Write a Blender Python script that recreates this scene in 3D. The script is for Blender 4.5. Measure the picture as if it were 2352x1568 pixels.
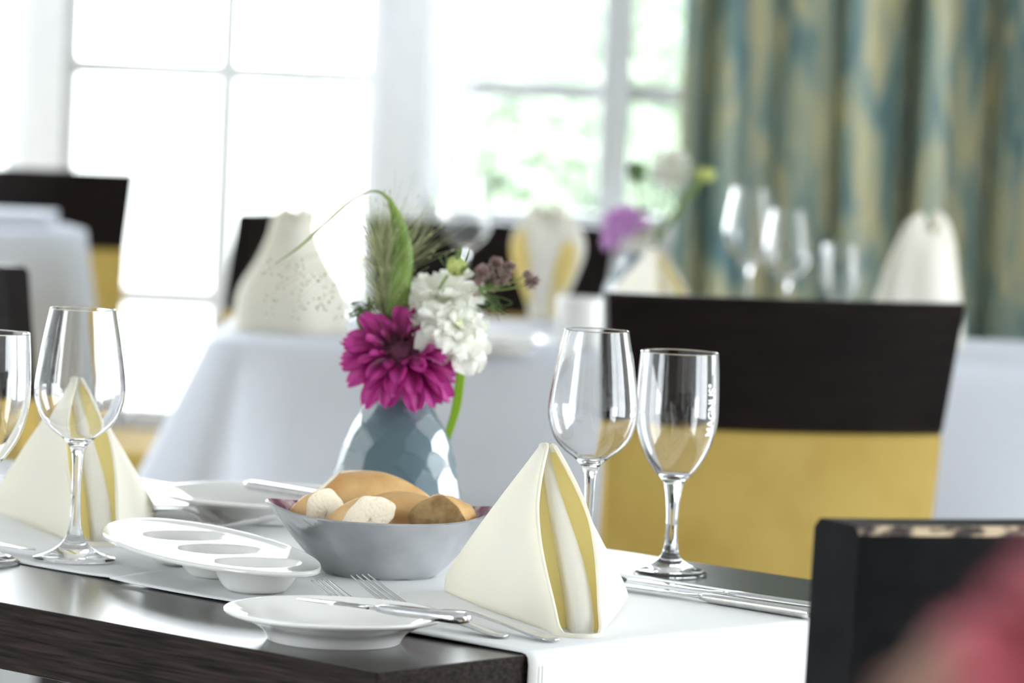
import bpy, math, random
import numpy as np
from mathutils import Vector, Matrix
random.seed(7); rng = np.random.default_rng(7)
for o in list(bpy.data.objects): bpy.data.objects.remove(o)
SC = bpy.context.scene; COL = SC.collection
R = math.radians

# ------------------------------------------------------------------ camera
F_PX, YH, ROLL, CAM_H = 9500.0, 125.0, R(2.5), 1.183
PITCH = math.atan((784-YH)*math.cos(ROLL)/F_PX)
cam = bpy.data.cameras.new('camera'); camo = bpy.data.objects.new('camera', cam); COL.objects.link(camo)
cam.sensor_width = 36; cam.lens = F_PX*36/2352; cam.clip_start = .05; cam.clip_end = 300
cam.dof.use_dof = True; cam.dof.focus_distance = 3.2; cam.dof.aperture_fstop = 6.8
camo.matrix_world = Matrix.Translation((0,0,CAM_H)) @ Matrix.Rotation(R(90)-PITCH,4,'X') @ Matrix.Rotation(ROLL,4,'Z')
SC.camera = camo

# ------------------------------------------------------------------ light
w = bpy.data.worlds.new('sky'); SC.world = w; w.use_nodes = True
bg = w.node_tree.nodes['Background']; bg.inputs[0].default_value = (.89,.955,1,1); bg.inputs[1].default_value = 6.0
sun = bpy.data.lights.new('sun','SUN'); suno = bpy.data.objects.new('sun', sun); COL.objects.link(suno)
sun.energy = 9; sun.angle = R(4); sun.color = (1,.98,.94)
suno.rotation_euler = Vector((.3,.72,-.62)).to_track_quat('-Z','Y').to_euler()
SC.view_settings.view_transform = 'Standard'; SC.view_settings.look = 'None'
SC.view_settings.gamma = 1; SC.view_settings.exposure = 0.95; SC.view_settings.use_curve_mapping = False
cy = SC.cycles; cy.use_denoising = True; cy.max_bounces = 14; cy.diffuse_bounces = 5; cy.glossy_bounces = 6
cy.transmission_bounces = 12; cy.transparent_max_bounces = 16; cy.sample_clamp_indirect = 12; cy.blur_glossy = .6
def portal(loc, rot, sx, sy):
    l = bpy.data.lights.new('window_portal','AREA'); l.shape = 'RECTANGLE'; l.size = sx; l.size_y = sy; l.cycles.is_portal = True
    o = bpy.data.objects.new('window_portal', l); COL.objects.link(o); o.location = loc; o.rotation_euler = rot

# ------------------------------------------------------------------ helpers
def ray(px, py):
    x = (px-1176)/F_PX; y = -(py-784)/F_PX
    c, s = math.cos(ROLL), math.sin(ROLL); X = c*x-s*y; Y = s*x+c*y
    return Vector((X, math.cos(PITCH)+Y*math.sin(PITCH), -math.sin(PITCH)+Y*math.cos(PITCH)))
def P(px, py, z=.75):
    d = ray(px, py); return Vector((0,0,CAM_H))+d*((z-CAM_H)/d.z)
def PD(px, py, D):
    d = ray(px, py); return Vector((0,0,CAM_H))+d*(D/d.y)

def tag(o, label=None, cat=None, group=None, kind=None):
    if label: o['label'] = label
    if cat: o['category'] = cat
    if group: o['group'] = group
    if kind: o['kind'] = kind
    return o
def empty(name, loc, label, cat, rz=0, group=None, rot=None):
    o = bpy.data.objects.new(name, None); COL.objects.link(o); o.location = loc
    o.rotation_euler = rot if rot is not None else (0,0,rz); o.empty_display_size = .02
    return tag(o, label, cat, group)
def mesh(name, V, Fc, mats, smooth=True, mi=None):
    me = bpy.data.meshes.new(name); me.from_pydata([tuple(map(float,v)) for v in V], [], Fc)
    for m in (mats if isinstance(mats, (list,tuple)) else [mats]): me.materials.append(m)
    me.polygons.foreach_set('use_smooth', [smooth]*len(me.polygons))
    if mi is not None: me.polygons.foreach_set('material_index', mi)
    me.update(); return me
def obj(name, me, parent=None, loc=None, rot=None, scale=None):
    o = bpy.data.objects.new(name, me); COL.objects.link(o)
    if parent is not None: o.parent = parent
    if loc is not None: o.location = loc
    if rot is not None: o.rotation_euler = rot
    if scale is not None: o.scale = scale
    return o
def add(name, V, Fc, mats, parent=None, smooth=True, mi=None): return obj(name, mesh(name,V,Fc,mats,smooth,mi), parent)
def grid_faces(n, m, cn=False, cm=False, off=0):
    f = []
    for i in range(n if cn else n-1):
        for j in range(m if cm else m-1):
            a = i*m+j; b = ((i+1)%n)*m+j; c = ((i+1)%n)*m+(j+1)%m; d = i*m+(j+1)%m
            f.append((a+off,b+off,c+off,d+off))
    return f
def lathe(prof, n=72):
    V = []; 
    for r, z in prof:
        for k in range(n):
            a = 2*math.pi*k/n; V.append((r*math.cos(a), r*math.sin(a), z))
    Fc = []
    for i in range(len(prof)-1):
        for k in range(n):
            Fc.append((i*n+k, i*n+(k+1)%n, (i+1)*n+(k+1)%n, (i+1)*n+k))
    return V, Fc
def smooth_prof(pts, sub=6):
    """Catmull-Rom through the points"""
    p = [np.array(q, float) for q in pts]; p = [2*p[0]-p[1]]+p+[2*p[-1]-p[-2]]; out = []
    for i in range(1, len(p)-2):
        for k in range(sub):
            t = k/sub
            out.append(.5*((2*p[i])+(-p[i-1]+p[i+1])*t+(2*p[i-1]-5*p[i]+4*p[i+1]-p[i+2])*t*t+(-p[i-1]+3*p[i]-3*p[i+1]+p[i+2])*t**3))
    out.append(p[-2]); return [tuple(q) for q in out]
def tube(pts, rad, n=8, cap=True):
    pts = [Vector(p) for p in pts]; m = len(pts)
    if not hasattr(rad, '__len__'): rad = [rad]*m
    V = []; Fc = []; prev = None
    for i, p in enumerate(pts):
        t = (pts[min(i+1,m-1)]-pts[max(i-1,0)]).normalized()
        if prev is None:
            a = Vector((0,0,1)) if abs(t.z) < .9 else Vector((1,0,0)); u = t.cross(a).normalized()
        else: u = (prev-t*prev.dot(t)).normalized()
        prev = u; v = t.cross(u)
        for k in range(n):
            an = 2*math.pi*k/n; V.append(p+(u*math.cos(an)+v*math.sin(an))*rad[i])
    Fc = [(i*n+k, i*n+(k+1)%n, (i+1)*n+(k+1)%n, (i+1)*n+k) for i in range(m-1) for k in range(n)]
    if cap: Fc.append(tuple(range(n-1,-1,-1))); Fc.append(tuple((m-1)*n+k for k in range(n)))
    return V, Fc
def join(*parts):
    V = []; Fc = []
    for v, f in parts:
        o = len(V); V += list(v); Fc += [tuple(i+o for i in q) for q in f]
    return V, Fc
def box(x0,x1,y0,y1,z0,z1):
    V = [(x,y,z) for z in (z0,z1) for y in (y0,y1) for x in (x0,x1)]
    return V, [(0,2,3,1),(4,5,7,6),(0,1,5,4),(2,6,7,3),(0,4,6,2),(1,3,7,5)]
def bevel(o, wd=.003, seg=2):
    m = o.modifiers.new('bevel','BEVEL'); m.width = wd; m.segments = seg; m.limit_method = 'ANGLE'; m.angle_limit = R(40); return o
def solid(o, t, off=0): m = o.modifiers.new('solid','SOLIDIFY'); m.thickness = t; m.offset = off; return o
def subd(o, l=1): m = o.modifiers.new('sub','SUBSURF'); m.levels = l; m.render_levels = l; return o
def ribbon(pts, widths, side, n=3, cup=0.0):
    """flat strip along pts; side = list/one lateral vector"""
    pts = [Vector(p) for p in pts]; V = []; m = len(pts)
    for i, p in enumerate(pts):
        s = Vector(side[i]) if isinstance(side, list) else Vector(side)
        t = (pts[min(i+1,m-1)]-pts[max(i-1,0)]).normalized(); s = (s-t*s.dot(t)).normalized(); nn = t.cross(s)
        for j in range(n):
            q = 2*j/(n-1)-1; V.append(p+s*q*widths[i]/2+nn*cup*widths[i]*(q*q))
    return V, grid_faces(m, n)
def curve(ctrl, sub=8): return [Vector(q) for q in smooth_prof(ctrl, sub)]
def lerp(a, b, t): return a+(b-a)*t

# ------------------------------------------------------------------ materials
class NT:
    def __init__(s, name):
        s.m = bpy.data.materials.new(name); s.m.use_nodes = True; s.t = s.m.node_tree; s.p = s.t.nodes['Principled BSDF']; s.out = s.t.nodes['Material Output']
    def n(s, typ, **kw):
        nd = s.t.nodes.new(typ)
        for k, v in kw.items():
            if k in nd.inputs: nd.inputs[k].default_value = v
            else: setattr(nd, k, v)
        return nd
    def l(s, a, b): s.t.links.new(a, b)
    def set(s, **kw):
        for k, v in kw.items(): s.p.inputs[k.replace('_',' ')].default_value = v
        return s
def c4(c): return (c[0],c[1],c[2],1)
def mat(name, col, rough=.5, metal=0, **kw):
    t = NT(name); t.set(Base_Color=c4(col), Roughness=rough, Metallic=metal, **kw); return t.m
def noisy(name, c1, c2, scale=20, rough=.5, bump=0, stretch=(1,1,1), lo=.35, hi=.65, metal=0, bscale=None, detail=4, coord='Object', **kw):
    t = NT(name); tc = t.n('ShaderNodeTexCoord'); mp = t.n('ShaderNodeMapping', Scale=stretch); t.l(tc.outputs[coord], mp.inputs[0])
    nz = t.n('ShaderNodeTexNoise', Scale=scale, Detail=detail); t.l(mp.outputs[0], nz.inputs['Vector'])
    cr = t.n('ShaderNodeValToRGB'); cr.color_ramp.elements[0].color = c4(c1); cr.color_ramp.elements[1].color = c4(c2)
    cr.color_ramp.elements[0].position = lo; cr.color_ramp.elements[1].position = hi
    t.l(nz.outputs[0], cr.inputs[0]); t.l(cr.outputs[0], t.p.inputs['Base Color']); t.set(Roughness=rough, Metallic=metal, **kw)
    if bump:
        nb = t.n('ShaderNodeTexNoise', Scale=bscale or scale, Detail=3); t.l(mp.outputs[0], nb.inputs['Vector'])
        b = t.n('ShaderNodeBump', Strength=bump, Distance=.002); t.l(nb.outputs[0], b.inputs['Height']); t.l(b.outputs[0], t.p.inputs['Normal'])
    return t.m
def cloth_mat(name, col, trans=None, tf=.3, weave=900, bump=.15):
    t = NT(name); t.set(Base_Color=c4(col), Roughness=.85, Specular_IOR_Level=.15)
    tc = t.n('ShaderNodeTexCoord'); wv = t.n('ShaderNodeTexWave', Scale=weave, Distortion=1.5, bands_direction='DIAGONAL')
    t.l(tc.outputs['Object'], wv.inputs['Vector']); b = t.n('ShaderNodeBump', Strength=bump, Distance=.0004)
    t.l(wv.outputs[1], b.inputs['Height']); t.l(b.outputs[0], t.p.inputs['Normal'])
    if trans:
        tr = t.n('ShaderNodeBsdfTranslucent', Color=c4(trans)); mx = t.n('ShaderNodeMixShader', Fac=tf)
        t.l(t.p.outputs[0], mx.inputs[1]); t.l(tr.outputs[0], mx.inputs[2]); t.l(mx.outputs[0], t.out.inputs[0])
    return t.m
def leafy(name, c1, c2, tf=.35, scale=60, stretch=(1,1,1)):
    m = noisy(name, c1, c2, scale, .5, stretch=stretch); t = m.node_tree; p = t.nodes['Principled BSDF']
    tr = t.nodes.new('ShaderNodeBsdfTranslucent'); mx = t.nodes.new('ShaderNodeMixShader'); mx.inputs[0].default_value = tf
    cr = [n for n in t.nodes if n.type == 'VALTORGB'][0]; t.links.new(cr.outputs[0], tr.inputs[0])
    t.links.new(p.outputs[0], mx.inputs[1]); t.links.new(tr.outputs[0], mx.inputs[2]); t.links.new(mx.outputs[0], t.nodes['Material Output'].inputs[0]); return m

M_wall = noisy('wall_plaster', (.86,.87,.88), (.9,.9,.9), 30, .8, .05)
M_ceil = mat('ceiling_paint', (.62,.61,.59), .9)
M_rear = mat('rear_wall_paint', (.30,.27,.24), .8)
M_floor = noisy('floor_boards', (.50,.50,.50), (.62,.61,.60), 6, .35, stretch=(1,12,1))
M_frame = mat('white_lacquer', (.88,.89,.91), .35)
M_linen = cloth_mat('white_linen', (.76,.79,.85), (.8,.85,1), .10)
M_runner = cloth_mat('white_runner', (.86,.865,.87), None, 0, 700)
M_napkin = cloth_mat('cream_twill', (.94,.93,.875), (.98,.90,.66), .33, 1100, .2)
M_porc = mat('porcelain', (.84,.83,.80), .09, Coat_Weight=.3)
M_steel = noisy('cutlery_steel', (.62,.62,.63), (.72,.72,.73), 120, .12, metal=1)
M_gold = noisy('gold_upholstery', (.47,.31,.06), (.56,.39,.095), 9, .75, .06, bscale=300)
M_red = noisy('pink_petal', (.45,.09,.11), (.58,.16,.2), 40, .6)
def wood_dark():
    t = NT('dark_wood'); tc = t.n('ShaderNodeTexCoord'); mp = t.n('ShaderNodeMapping', Scale=(1,1,1)); t.l(tc.outputs['Object'], mp.inputs[0])
    nz = t.n('ShaderNodeTexNoise', Scale=5, Detail=6, Distortion=.6)
    mp.inputs['Scale'].default_value = (3,40,60); t.l(mp.outputs[0], nz.inputs['Vector'])
    cr = t.n('ShaderNodeValToRGB'); e = cr.color_ramp.elements; e[0].position = .3; e[1].position = .75
    e[0].color = (.003,.0022,.002,1); e[1].color = (.045,.032,.027,1); t.l(nz.outputs[0], cr.inputs[0]); t.l(cr.outputs[0], t.p.inputs['Base Color'])
    b = t.n('ShaderNodeBump', Strength=.12, Distance=.0004); t.l(nz.outputs[0], b.inputs['Height']); t.l(b.outputs[0], t.p.inputs['Normal'])
    t.set(Roughness=.22); return t.m
M_dwood = wood_dark()
M_edge = wood_dark(); M_edge.name = 'dark_wood_edge'; _p = M_edge.node_tree.nodes['Principled BSDF']; _p.inputs['Roughness'].default_value = .5; _p.inputs['Specular IOR Level'].default_value = .08
M_band = noisy('chair_band_wood', (.006,.0035,.003), (.011,.0065,.0055), 8, .32, stretch=(1,8,8), Specular_IOR_Level=.13)
M_black = noisy('black_leather', (.002,.002,.0024), (.005,.005,.0055), 40, .5, .1, Specular_IOR_Level=.12)
M_worn = noisy('worn_edge', (.03,.02,.018), (.55,.42,.28), 55, .5, lo=.45, hi=.62, stretch=(1,2,2))
M_legs = mat('leg_wood', (.02,.014,.012), .4)
M_glass = mat('clear_glass', (1,1,1), 0.0, Transmission_Weight=1.0, IOR=1.47)
def vase_mat():
    t = NT('blue_grey_glass'); t.set(Base_Color=(.42,.56,.62,1), Roughness=.28, Transmission_Weight=1, IOR=1.42)
    ts = t.n('ShaderNodeBsdfTranslucent', Color=(.33,.43,.47,1)); df = t.n('ShaderNodeBsdfDiffuse', Color=(.20,.27,.30,1)); a = t.n('ShaderNodeMixShader', Fac=.5); b = t.n('ShaderNodeMixShader', Fac=.74)
    t.l(ts.outputs[0], a.inputs[1]); t.l(df.outputs[0], a.inputs[2]); t.l(t.p.outputs[0], b.inputs[1]); t.l(a.outputs[0], b.inputs[2]); t.l(b.outputs[0], t.out.inputs[0]); return t.m
M_vase = vase_mat()
def pane_mat():
    t = NT('window_glass'); tr = t.n('ShaderNodeBsdfTransparent'); gl = t.n('ShaderNodeBsdfGlossy', Roughness=.02); fr = t.n('ShaderNodeFresnel', IOR=1.45)
    mx = t.n('ShaderNodeMixShader'); t.l(fr.outputs[0], mx.inputs[0]); t.l(tr.outputs[0], mx.inputs[1]); t.l(gl.outputs[0], mx.inputs[2]); t.l(mx.outputs[0], t.out.inputs[0]); return t.m
M_pane = pane_mat()
def sheer_mat():
    t = NT('sheer_voile'); tr = t.n('ShaderNodeBsdfTransparent'); d = t.n('ShaderNodeBsdfDiffuse', Color=(.95,.95,.96,1)); ts = t.n('ShaderNodeBsdfTranslucent', Color=(.95,.96,.98,1))
    a = t.n('ShaderNodeMixShader', Fac=.6); b = t.n('ShaderNodeMixShader', Fac=.85); t.l(d.outputs[0], a.inputs[1]); t.l(ts.outputs[0], a.inputs[2])
    t.l(tr.outputs[0], b.inputs[1]); t.l(a.outputs[0], b.inputs[2]); t.l(b.outputs[0], t.out.inputs[0]); return t.m
M_sheer = sheer_mat()
def bowl_mat():
    t = NT('hammered_metal'); tc = t.n('ShaderNodeTexCoord'); v = t.n('ShaderNodeTexVoronoi', Scale=55, feature='SMOOTH_F1'); t.l(tc.outputs['Object'], v.inputs['Vector'])
    nz = t.n('ShaderNodeTexNoise', Scale=30, Detail=3); t.l(tc.outputs['Object'], nz.inputs['Vector'])
    ad = t.n('ShaderNodeMath', operation='ADD'); t.l(v.outputs[0], ad.inputs[0]); t.l(nz.outputs[0], ad.inputs[1])
    b = t.n('ShaderNodeBump', Strength=.6, Distance=.004); t.l(ad.outputs[0], b.inputs['Height']); t.l(b.outputs[0], t.p.inputs['Normal'])
    n3 = t.n('ShaderNodeTexNoise', Scale=14, Detail=5); t.l(tc.outputs['Object'], n3.inputs['Vector']); cr = t.n('ShaderNodeValToRGB'); cr.color_ramp.elements[0].position = .35; cr.color_ramp.elements[1].position = .65
    cr.color_ramp.elements[0].color = (.42,.43,.45,1); cr.color_ramp.elements[1].color = (.66,.67,.69,1); t.l(n3.outputs[0], cr.inputs[0]); t.l(cr.outputs[0], t.p.inputs['Base Color']); t.set(Metallic=1, Roughness=.2); return t.m
M_bowl = bowl_mat()
M_lining = noisy('burgundy_paper', (.14,.012,.05), (.55,.42,.42), 70, .5, lo=.52, hi=.72)
M_crust = noisy('bread_crust', (.53,.25,.06), (.82,.58,.27), 20, .5, .5, lo=.3, hi=.72, bscale=120)
M_crumb = noisy('bread_crumb', (.70,.57,.37), (.87,.78,.60), 260, .85, .6, lo=.25, hi=.42, bscale=260)
M_toast = noisy('toasted_crumb', (.24,.14,.05), (.42,.28,.12), 90, .8, .5)
def petal_grad(name, c0, c1, c2, L, tf=.3):
    t = NT(name); tc = t.n('ShaderNodeTexCoord'); sp = t.n('ShaderNodeSeparateXYZ'); t.l(tc.outputs['Object'], sp.inputs[0]); dv = t.n('ShaderNodeMath', operation='DIVIDE'); dv.inputs[1].default_value = L; t.l(sp.outputs[0], dv.inputs[0])
    mp = t.n('ShaderNodeMapping', Scale=(1,9,1)); t.l(tc.outputs['Object'], mp.inputs[0]); nz = t.n('ShaderNodeTexNoise', Scale=70, Detail=2); t.l(mp.outputs[0], nz.inputs['Vector'])
    ml = t.n('ShaderNodeMath', operation='MULTIPLY_ADD'); ml.inputs[1].default_value = .35; t.l(nz.outputs[0], ml.inputs[0]); t.l(dv.outputs[0], ml.inputs[2])
    cr = t.n('ShaderNodeValToRGB'); e = cr.color_ramp.elements; e[0].position = .25; e[0].color = c4(c0); e[1].position = 1.2 if False else 1.0; e[1].color = c4(c2); k = e.new(.7); k.color = c4(c1); t.l(ml.outputs[0], cr.inputs[0])
    t.l(cr.outputs[0], t.p.inputs['Base Color']); t.set(Roughness=.5); ts = t.n('ShaderNodeBsdfTranslucent'); t.l(cr.outputs[0], ts.inputs[0]); mx = t.n('ShaderNodeMixShader', Fac=tf)
    t.l(t.p.outputs[0], mx.inputs[1]); t.l(ts.outputs[0], mx.inputs[2]); t.l(mx.outputs[0], t.out.inputs[0]); return t.m
M_ger = petal_grad('magenta_petal', (.06,.001,.02), (.26,.003,.105), (.50,.035,.27), .05)
M_gerd = noisy('dark_flower_centre', (.03,.002,.012), (.12,.01,.05), 300, .7, .6)
M_whitep = leafy('white_petal', (.90,.90,.82), (.95,.95,.88), .42, 40)
M_wcentre = noisy('green_flower_centre', (.42,.52,.14), (.80,.82,.55), 300, .7)
M_green = leafy('leaf_green', (.13,.23,.03), (.30,.42,.10), .35, 20, (1,1,1))
M_lime = leafy('lime_leaf', (.32,.52,.03), (.42,.62,.06), .45, 20)
M_stem = noisy('stem_green', (.10,.16,.03), (.22,.30,.07), 40, .5)
M_bristle = leafy('grass_bristle', (.42,.46,.22), (.70,.72,.46), .45, 50)
M_budg = noisy('bud_green', (.30,.36,.07), (.55,.60,.20), 250, .7, .3)
M_brown = noisy('umbel_brown', (.20,.12,.10), (.36,.25,.23), 200, .7)
M_purple = leafy('lilac_petal', (.56,.28,.58), (.76,.48,.78), .35, 30)
M_fennel = leafy('fine_foliage', (.05,.10,.03), (.14,.22,.06), .2, 60)
M_etch = mat('white_print', (.95,.96,.97), .6)
M_olive = noisy('olive_upholstery', (.055,.036,.010), (.08,.052,.016), 12, .7)
def curtain_mat():
    t = NT('patterned_curtain'); tc = t.n('ShaderNodeTexCoord'); mp = t.n('ShaderNodeMapping', Scale=(26,4.2,1)); t.l(tc.outputs['UV'], mp.inputs[0])
    n1 = t.n('ShaderNodeTexNoise', Scale=1.0, Detail=2, Distortion=.9); t.l(mp.outputs[0], n1.inputs['Vector'])
    cr = t.n('ShaderNodeValToRGB'); e = cr.color_ramp.elements; e[0].position = .36; e[0].color = (.14,.25,.26,1); e[1].position = .62; e[1].color = (.62,.57,.33,1)
    k = e.new(.5); k.color = (.34,.42,.34,1); t.l(n1.outputs[0], cr.inputs[0]); t.l(cr.outputs[0], t.p.inputs['Base Color'])
    t.set(Roughness=.5, Sheen_Weight=.2, Specular_IOR_Level=.4)
    ts = t.n('ShaderNodeBsdfTranslucent'); t.l(cr.outputs[0], ts.inputs[0]); mx = t.n('ShaderNodeMixShader', Fac=.06); t.l(t.p.outputs[0], mx.inputs[1]); t.l(ts.outputs[0], mx.inputs[2]); t.l(mx.outputs[0], t.out.inputs[0]); return t.m
M_curtain = curtain_mat()
M_ground = noisy('terrace_gravel', (.26,.27,.25), (.30,.30,.29), 3, .9)
M_bush = leafy('hedge_leaf', (.14,.19,.13), (.25,.31,.23), .3, 3)
M_house = noisy('pale_render', (.11,.125,.14), (.125,.14,.155), 1, .9)
M_roof = mat('slate_roof', (.08,.09,.10), .8)

# ------------------------------------------------------------------ room shell
WB = 9.6            # back wall
XL, XR, YR, ZC = -3.6, 3.2, -3.2, 2.9
def struct(name, geo, m, parent=None, smooth=False):
    o = add(name, geo[0], geo[1], m, parent, smooth)
    if parent is None: o['kind'] = 'structure'
    return o
struct('floor', box(XL-.3, XR+.3, YR-.3, WB+.2, -.1, 0), M_floor)
struct('ceiling', box(XL-.4, XR+.4, YR-.4, WB+.4, ZC, ZC+.15), M_ceil)
struct('wall_rear', box(XL-.2, XR+.2, YR-.2, YR, 0, ZC), M_rear)
def wx(px, y=400): return PD(px, y, WB).x
X0, X1, X2, X3, X4 = wx(48), wx(140), wx(858), wx(977), wx(1690)
Z1, Z2 = .30, .80          # sills of the glazed door and of the window
struct('wall_back', join(box(X1, X2, WB, WB+.2, 0, Z1), box(X3, X4, WB, WB+.2, 0, Z2), box(XL-.2, XR+.2, WB, WB+.2, 2.6, ZC),
       box(X0, X1, WB-.03, WB+.2, 0, 2.6), box(X2, X3, WB-.03, WB+.2, 0, 2.6), box(X4, XR+.2, WB, WB+.2, 0, 2.6), box(XL-.2, X0, WB, WB+.2, 0, .3)), M_wall)
def window(name, x0, x1, z0, z1, vbars, hbars, fw=.05, y=WB+.06):
    fr = struct(name, join(box(x0,x0+fw,y-.04,y+.03,z0,z1), box(x1-fw,x1,y-.04,y+.03,z0,z1), box(x0+fw,x1-fw,y-.04,y+.03,z0,z0+fw), box(x0+fw,x1-fw,y-.04,y+.03,z1-fw,z1)), M_frame)
    xs = [x0+fw]+vbars+[x1-fw]; zs = [z0+fw]+hbars+[z1-fw]
    for x in vbars: add('muntin', *box(x-.0203,x+.0203,y-.025,y+.02,z0+fw,z1-fw), M_frame, fr, False)
    for z in hbars: add('muntin', *box(x0+fw,x1-fw,y-.024,y+.019,z-.0203,z+.0203), M_frame, fr, False)
    for i in range(len(xs)-1):
        for j in range(len(zs)-1):
            add('pane', *box(xs[i],xs[i+1],y-.002,y+.002,zs[j],zs[j+1]), M_pane, fr, False)
    return fr
zb = PD(500, 165, WB).z
window('window_1', X1, X2, Z1, 2.6, [wx(512)], [PD(400,686,WB).z, zb, zb+.5, zb+1.0], .025)
window('window_2', X3, X4, Z2, 2.6, [wx(1405)], [PD(1200,205,WB).z, PD(1200,205,WB).z+.5, PD(1200,205,WB).z+1.0], .022)
window('window_3', XL+.02, X0, Z1, 2.6, [X0-.5, X0-1.0], [PD(20,120,WB).z, zb+.55, zb+1.05], .04)
add('mullion', *box(wx(1372), wx(1440), WB+.01, WB+.1, Z2+.05, 2.55), M_frame, bpy.data.objects['window_2'], False)
tr = struct('trim_1', box(X3-.02, X4, WB-.10, WB+.02, Z2-.04, Z2), M_frame)
# side walls with tall windows
num = 4
for side, xw, ys in (('right', XR, [(.6,3.4),(4.5,6.3)]), ('left', XL-.2, [(-1.4,1.9),(6.3,7.6),(7.9,9.3)])):
    segs = [box(xw, xw+.2, YR, WB, 0, .35), box(xw, xw+.2, YR, WB, 2.6, ZC)]; ye = YR
    for a, b in ys: segs.append(box(xw, xw+.2, ye, a, .35, 2.6)); ye = b
    segs.append(box(xw, xw+.2, ye, WB, .35, 2.6)); struct('wall_'+side, join(*segs), M_wall)
    for a, b in ys:
        u0, u1 = xw+.06, xw+.13
        fr = struct('window_%d'%num, join(box(u0,u1,a,a+.06,.35,2.6), box(u0,u1,b-.06,b,.35,2.6), box(u0,u1,a,b,.35,.41), box(u0,u1,a,b,2.54,2.6), box(u0,u1,(a+b)/2-.03,(a+b)/2+.03,.41,2.54)), M_frame); num += 1
        for y0_, y1_ in ((a+.06,(a+b)/2-.03), ((a+b)/2+.03,b-.06)): add('pane', *box(u0+.03,u0+.034,y0_,y1_,.41,2.54), M_pane, fr, False)
        portal((XR-.01 if side == 'right' else XL+.01,(a+b)/2,1.475), (0,R(90) if side == 'right' else R(-90),0), 2.25, b-a)
portal(((X1+X2)/2, WB-.05, (Z1+2.6)/2), (R(-90),0,0), X2-X1, 2.6-Z1)
portal(((X3+X4)/2, WB-.05, (Z2+2.6)/2), (R(-90),0,0), X4-X3, 2.6-Z2)
portal(((XL+X0)/2, WB-.05, (Z1+2.6)/2), (R(-90),0,0), X0-XL, 2.6-Z1)

# ------------------------------------------------------------------ outdoors
struct('terrace_ground', box(-60, 60, WB+.2, 120, -.2, -.05), M_ground)
M_lawn = noisy('lawn_grass', (.075,.115,.06), (.11,.155,.085), 2, .9)
struct('lawn_ground', box(-.5, 40, 30, 119, -.06, -.045), M_lawn)
def bush(loc, w_, h_, n, label, seed):
    rg = np.random.default_rng(seed); V = []; Fc = []
    root = empty('garden_shrub', loc, label, 'shrub')
    for i in range(n):
        d = rg.normal(size=3); d /= np.linalg.norm(d); r = rg.uniform(.55,1)
        c = np.array([d[0]*w_/2*r, d[1]*w_/2*r, h_/2+d[2]*h_/2*r]); c[2] = max(c[2],.03)
        a = rg.normal(size=3); a /= np.linalg.norm(a); b = np.cross(a, d); b /= np.linalg.norm(b)+1e-6; s = rg.uniform(.04,.09)
        k = len(V); V += [c-a*s, c-b*s*.5, c+a*s, c+b*s*.5]; Fc.append((k,k+1,k+2,k+3))
    add('foliage', V, Fc, M_bush, root, False)['kind'] = 'stuff'
    tv, tf = tube([(0,0,0),(0,0,h_*.6)], [.04,.02]); add('stem', tv, tf, M_legs, root)
for px_, D_, w_, h_, n_, lb, sd_ in ((1105,17,.62,.86,1100,'low pale green garden shrub seen through the right window beside the pier',1), (1235,21,1.0,1.12,1800,'rounded green garden shrub in the middle of the right window view',2),
        (1345,25,1.15,1.15,1800,'small garden shrub just left of the bright window mullion',3), (1490,28,1.6,2.3,2600,'tall pale garden shrub half hidden by the curtain edge',4)):
    q = PD(px_, 470, D_); q.z = -.05; bush(q, w_, h_, n_, lb, sd_)
hb = PD(1200,148,42); hb.z = 0
bush(hb, 7.0, 1.25, 1600, 'long distant hedge row crossing the view in the right window', 5)
hs = Vector((8.1,70,-.05))
ho = empty('garden_house', hs, 'pale rendered house far beyond the garden in the right window', 'house')
add('wall', *box(-9,9,0,8,0,5), M_house, ho, False); V = [(-9.5,-.5,5),(9.5,-.5,5),(9.5,8.5,5),(-9.5,8.5,5),(-9.5,4,8),(9.5,4,8)]
add('roof', V, [(0,1,5,4),(2,3,4,5),(0,4,3),(1,2,5),(3,2,1,0)], M_roof, ho, False)
for k in range(5): add('house_window', *box(-7+k*3.1,-5.6+k*3.1,-.05,.05,1,2.8), M_roof, ho, False)

# ------------------------------------------------------------------ curtains
def curtain(name, x0, x1, y0, z0, z1, period, amp, m, label, lean=0.0, n=420, mm=24, seed=0):
    rg = np.random.default_rng(seed); V = []; uv = []; L = x1-x0
    ph = np.cumsum(rg.uniform(.75,1.3,size=200))
    for i in range(n):
        u = i/(n-1); t = u*L/period*1.0; k = int(t)%190; tt = lerp(ph[k], ph[k+1], t-int(t))
        a = amp*(.75+.35*math.sin(k*1.7+seed))
        for j in range(mm):
            v = j/(mm-1); z = lerp(z0, z1, v)
            sx = math.cos(2*math.pi*tt+.5*math.sin(v*2+k))*amp*.3
            x = x0+L*u+sx+lean*(1-v)*u; y = y0+a*math.sin(2*math.pi*tt)+.012*math.sin(5*v+tt*2)
            V.append((x,y,z)); uv.append((u*L*1.9, z))
    Fc = grid_faces(n, mm); me = mesh(name, V, Fc, m); ul = me.uv_layers.new()
    for p in me.polygons:
        for li in p.loop_indices: ul.data[li].uv = uv[me.loops[li].vertex_index]
    return tag(obj(name, me), label, 'curtain')
xc = PD(1535, 300, 8.7).x
cu = curtain('drape_curtain', xc, xc+2.0, 8.75, .05, 2.7, .150, .115, M_curtain, 'floor length teal and gold wavy patterned curtain hanging beside the windows', seed=3)
xs0 = PD(985,200,9.4).x
V = []
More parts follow.
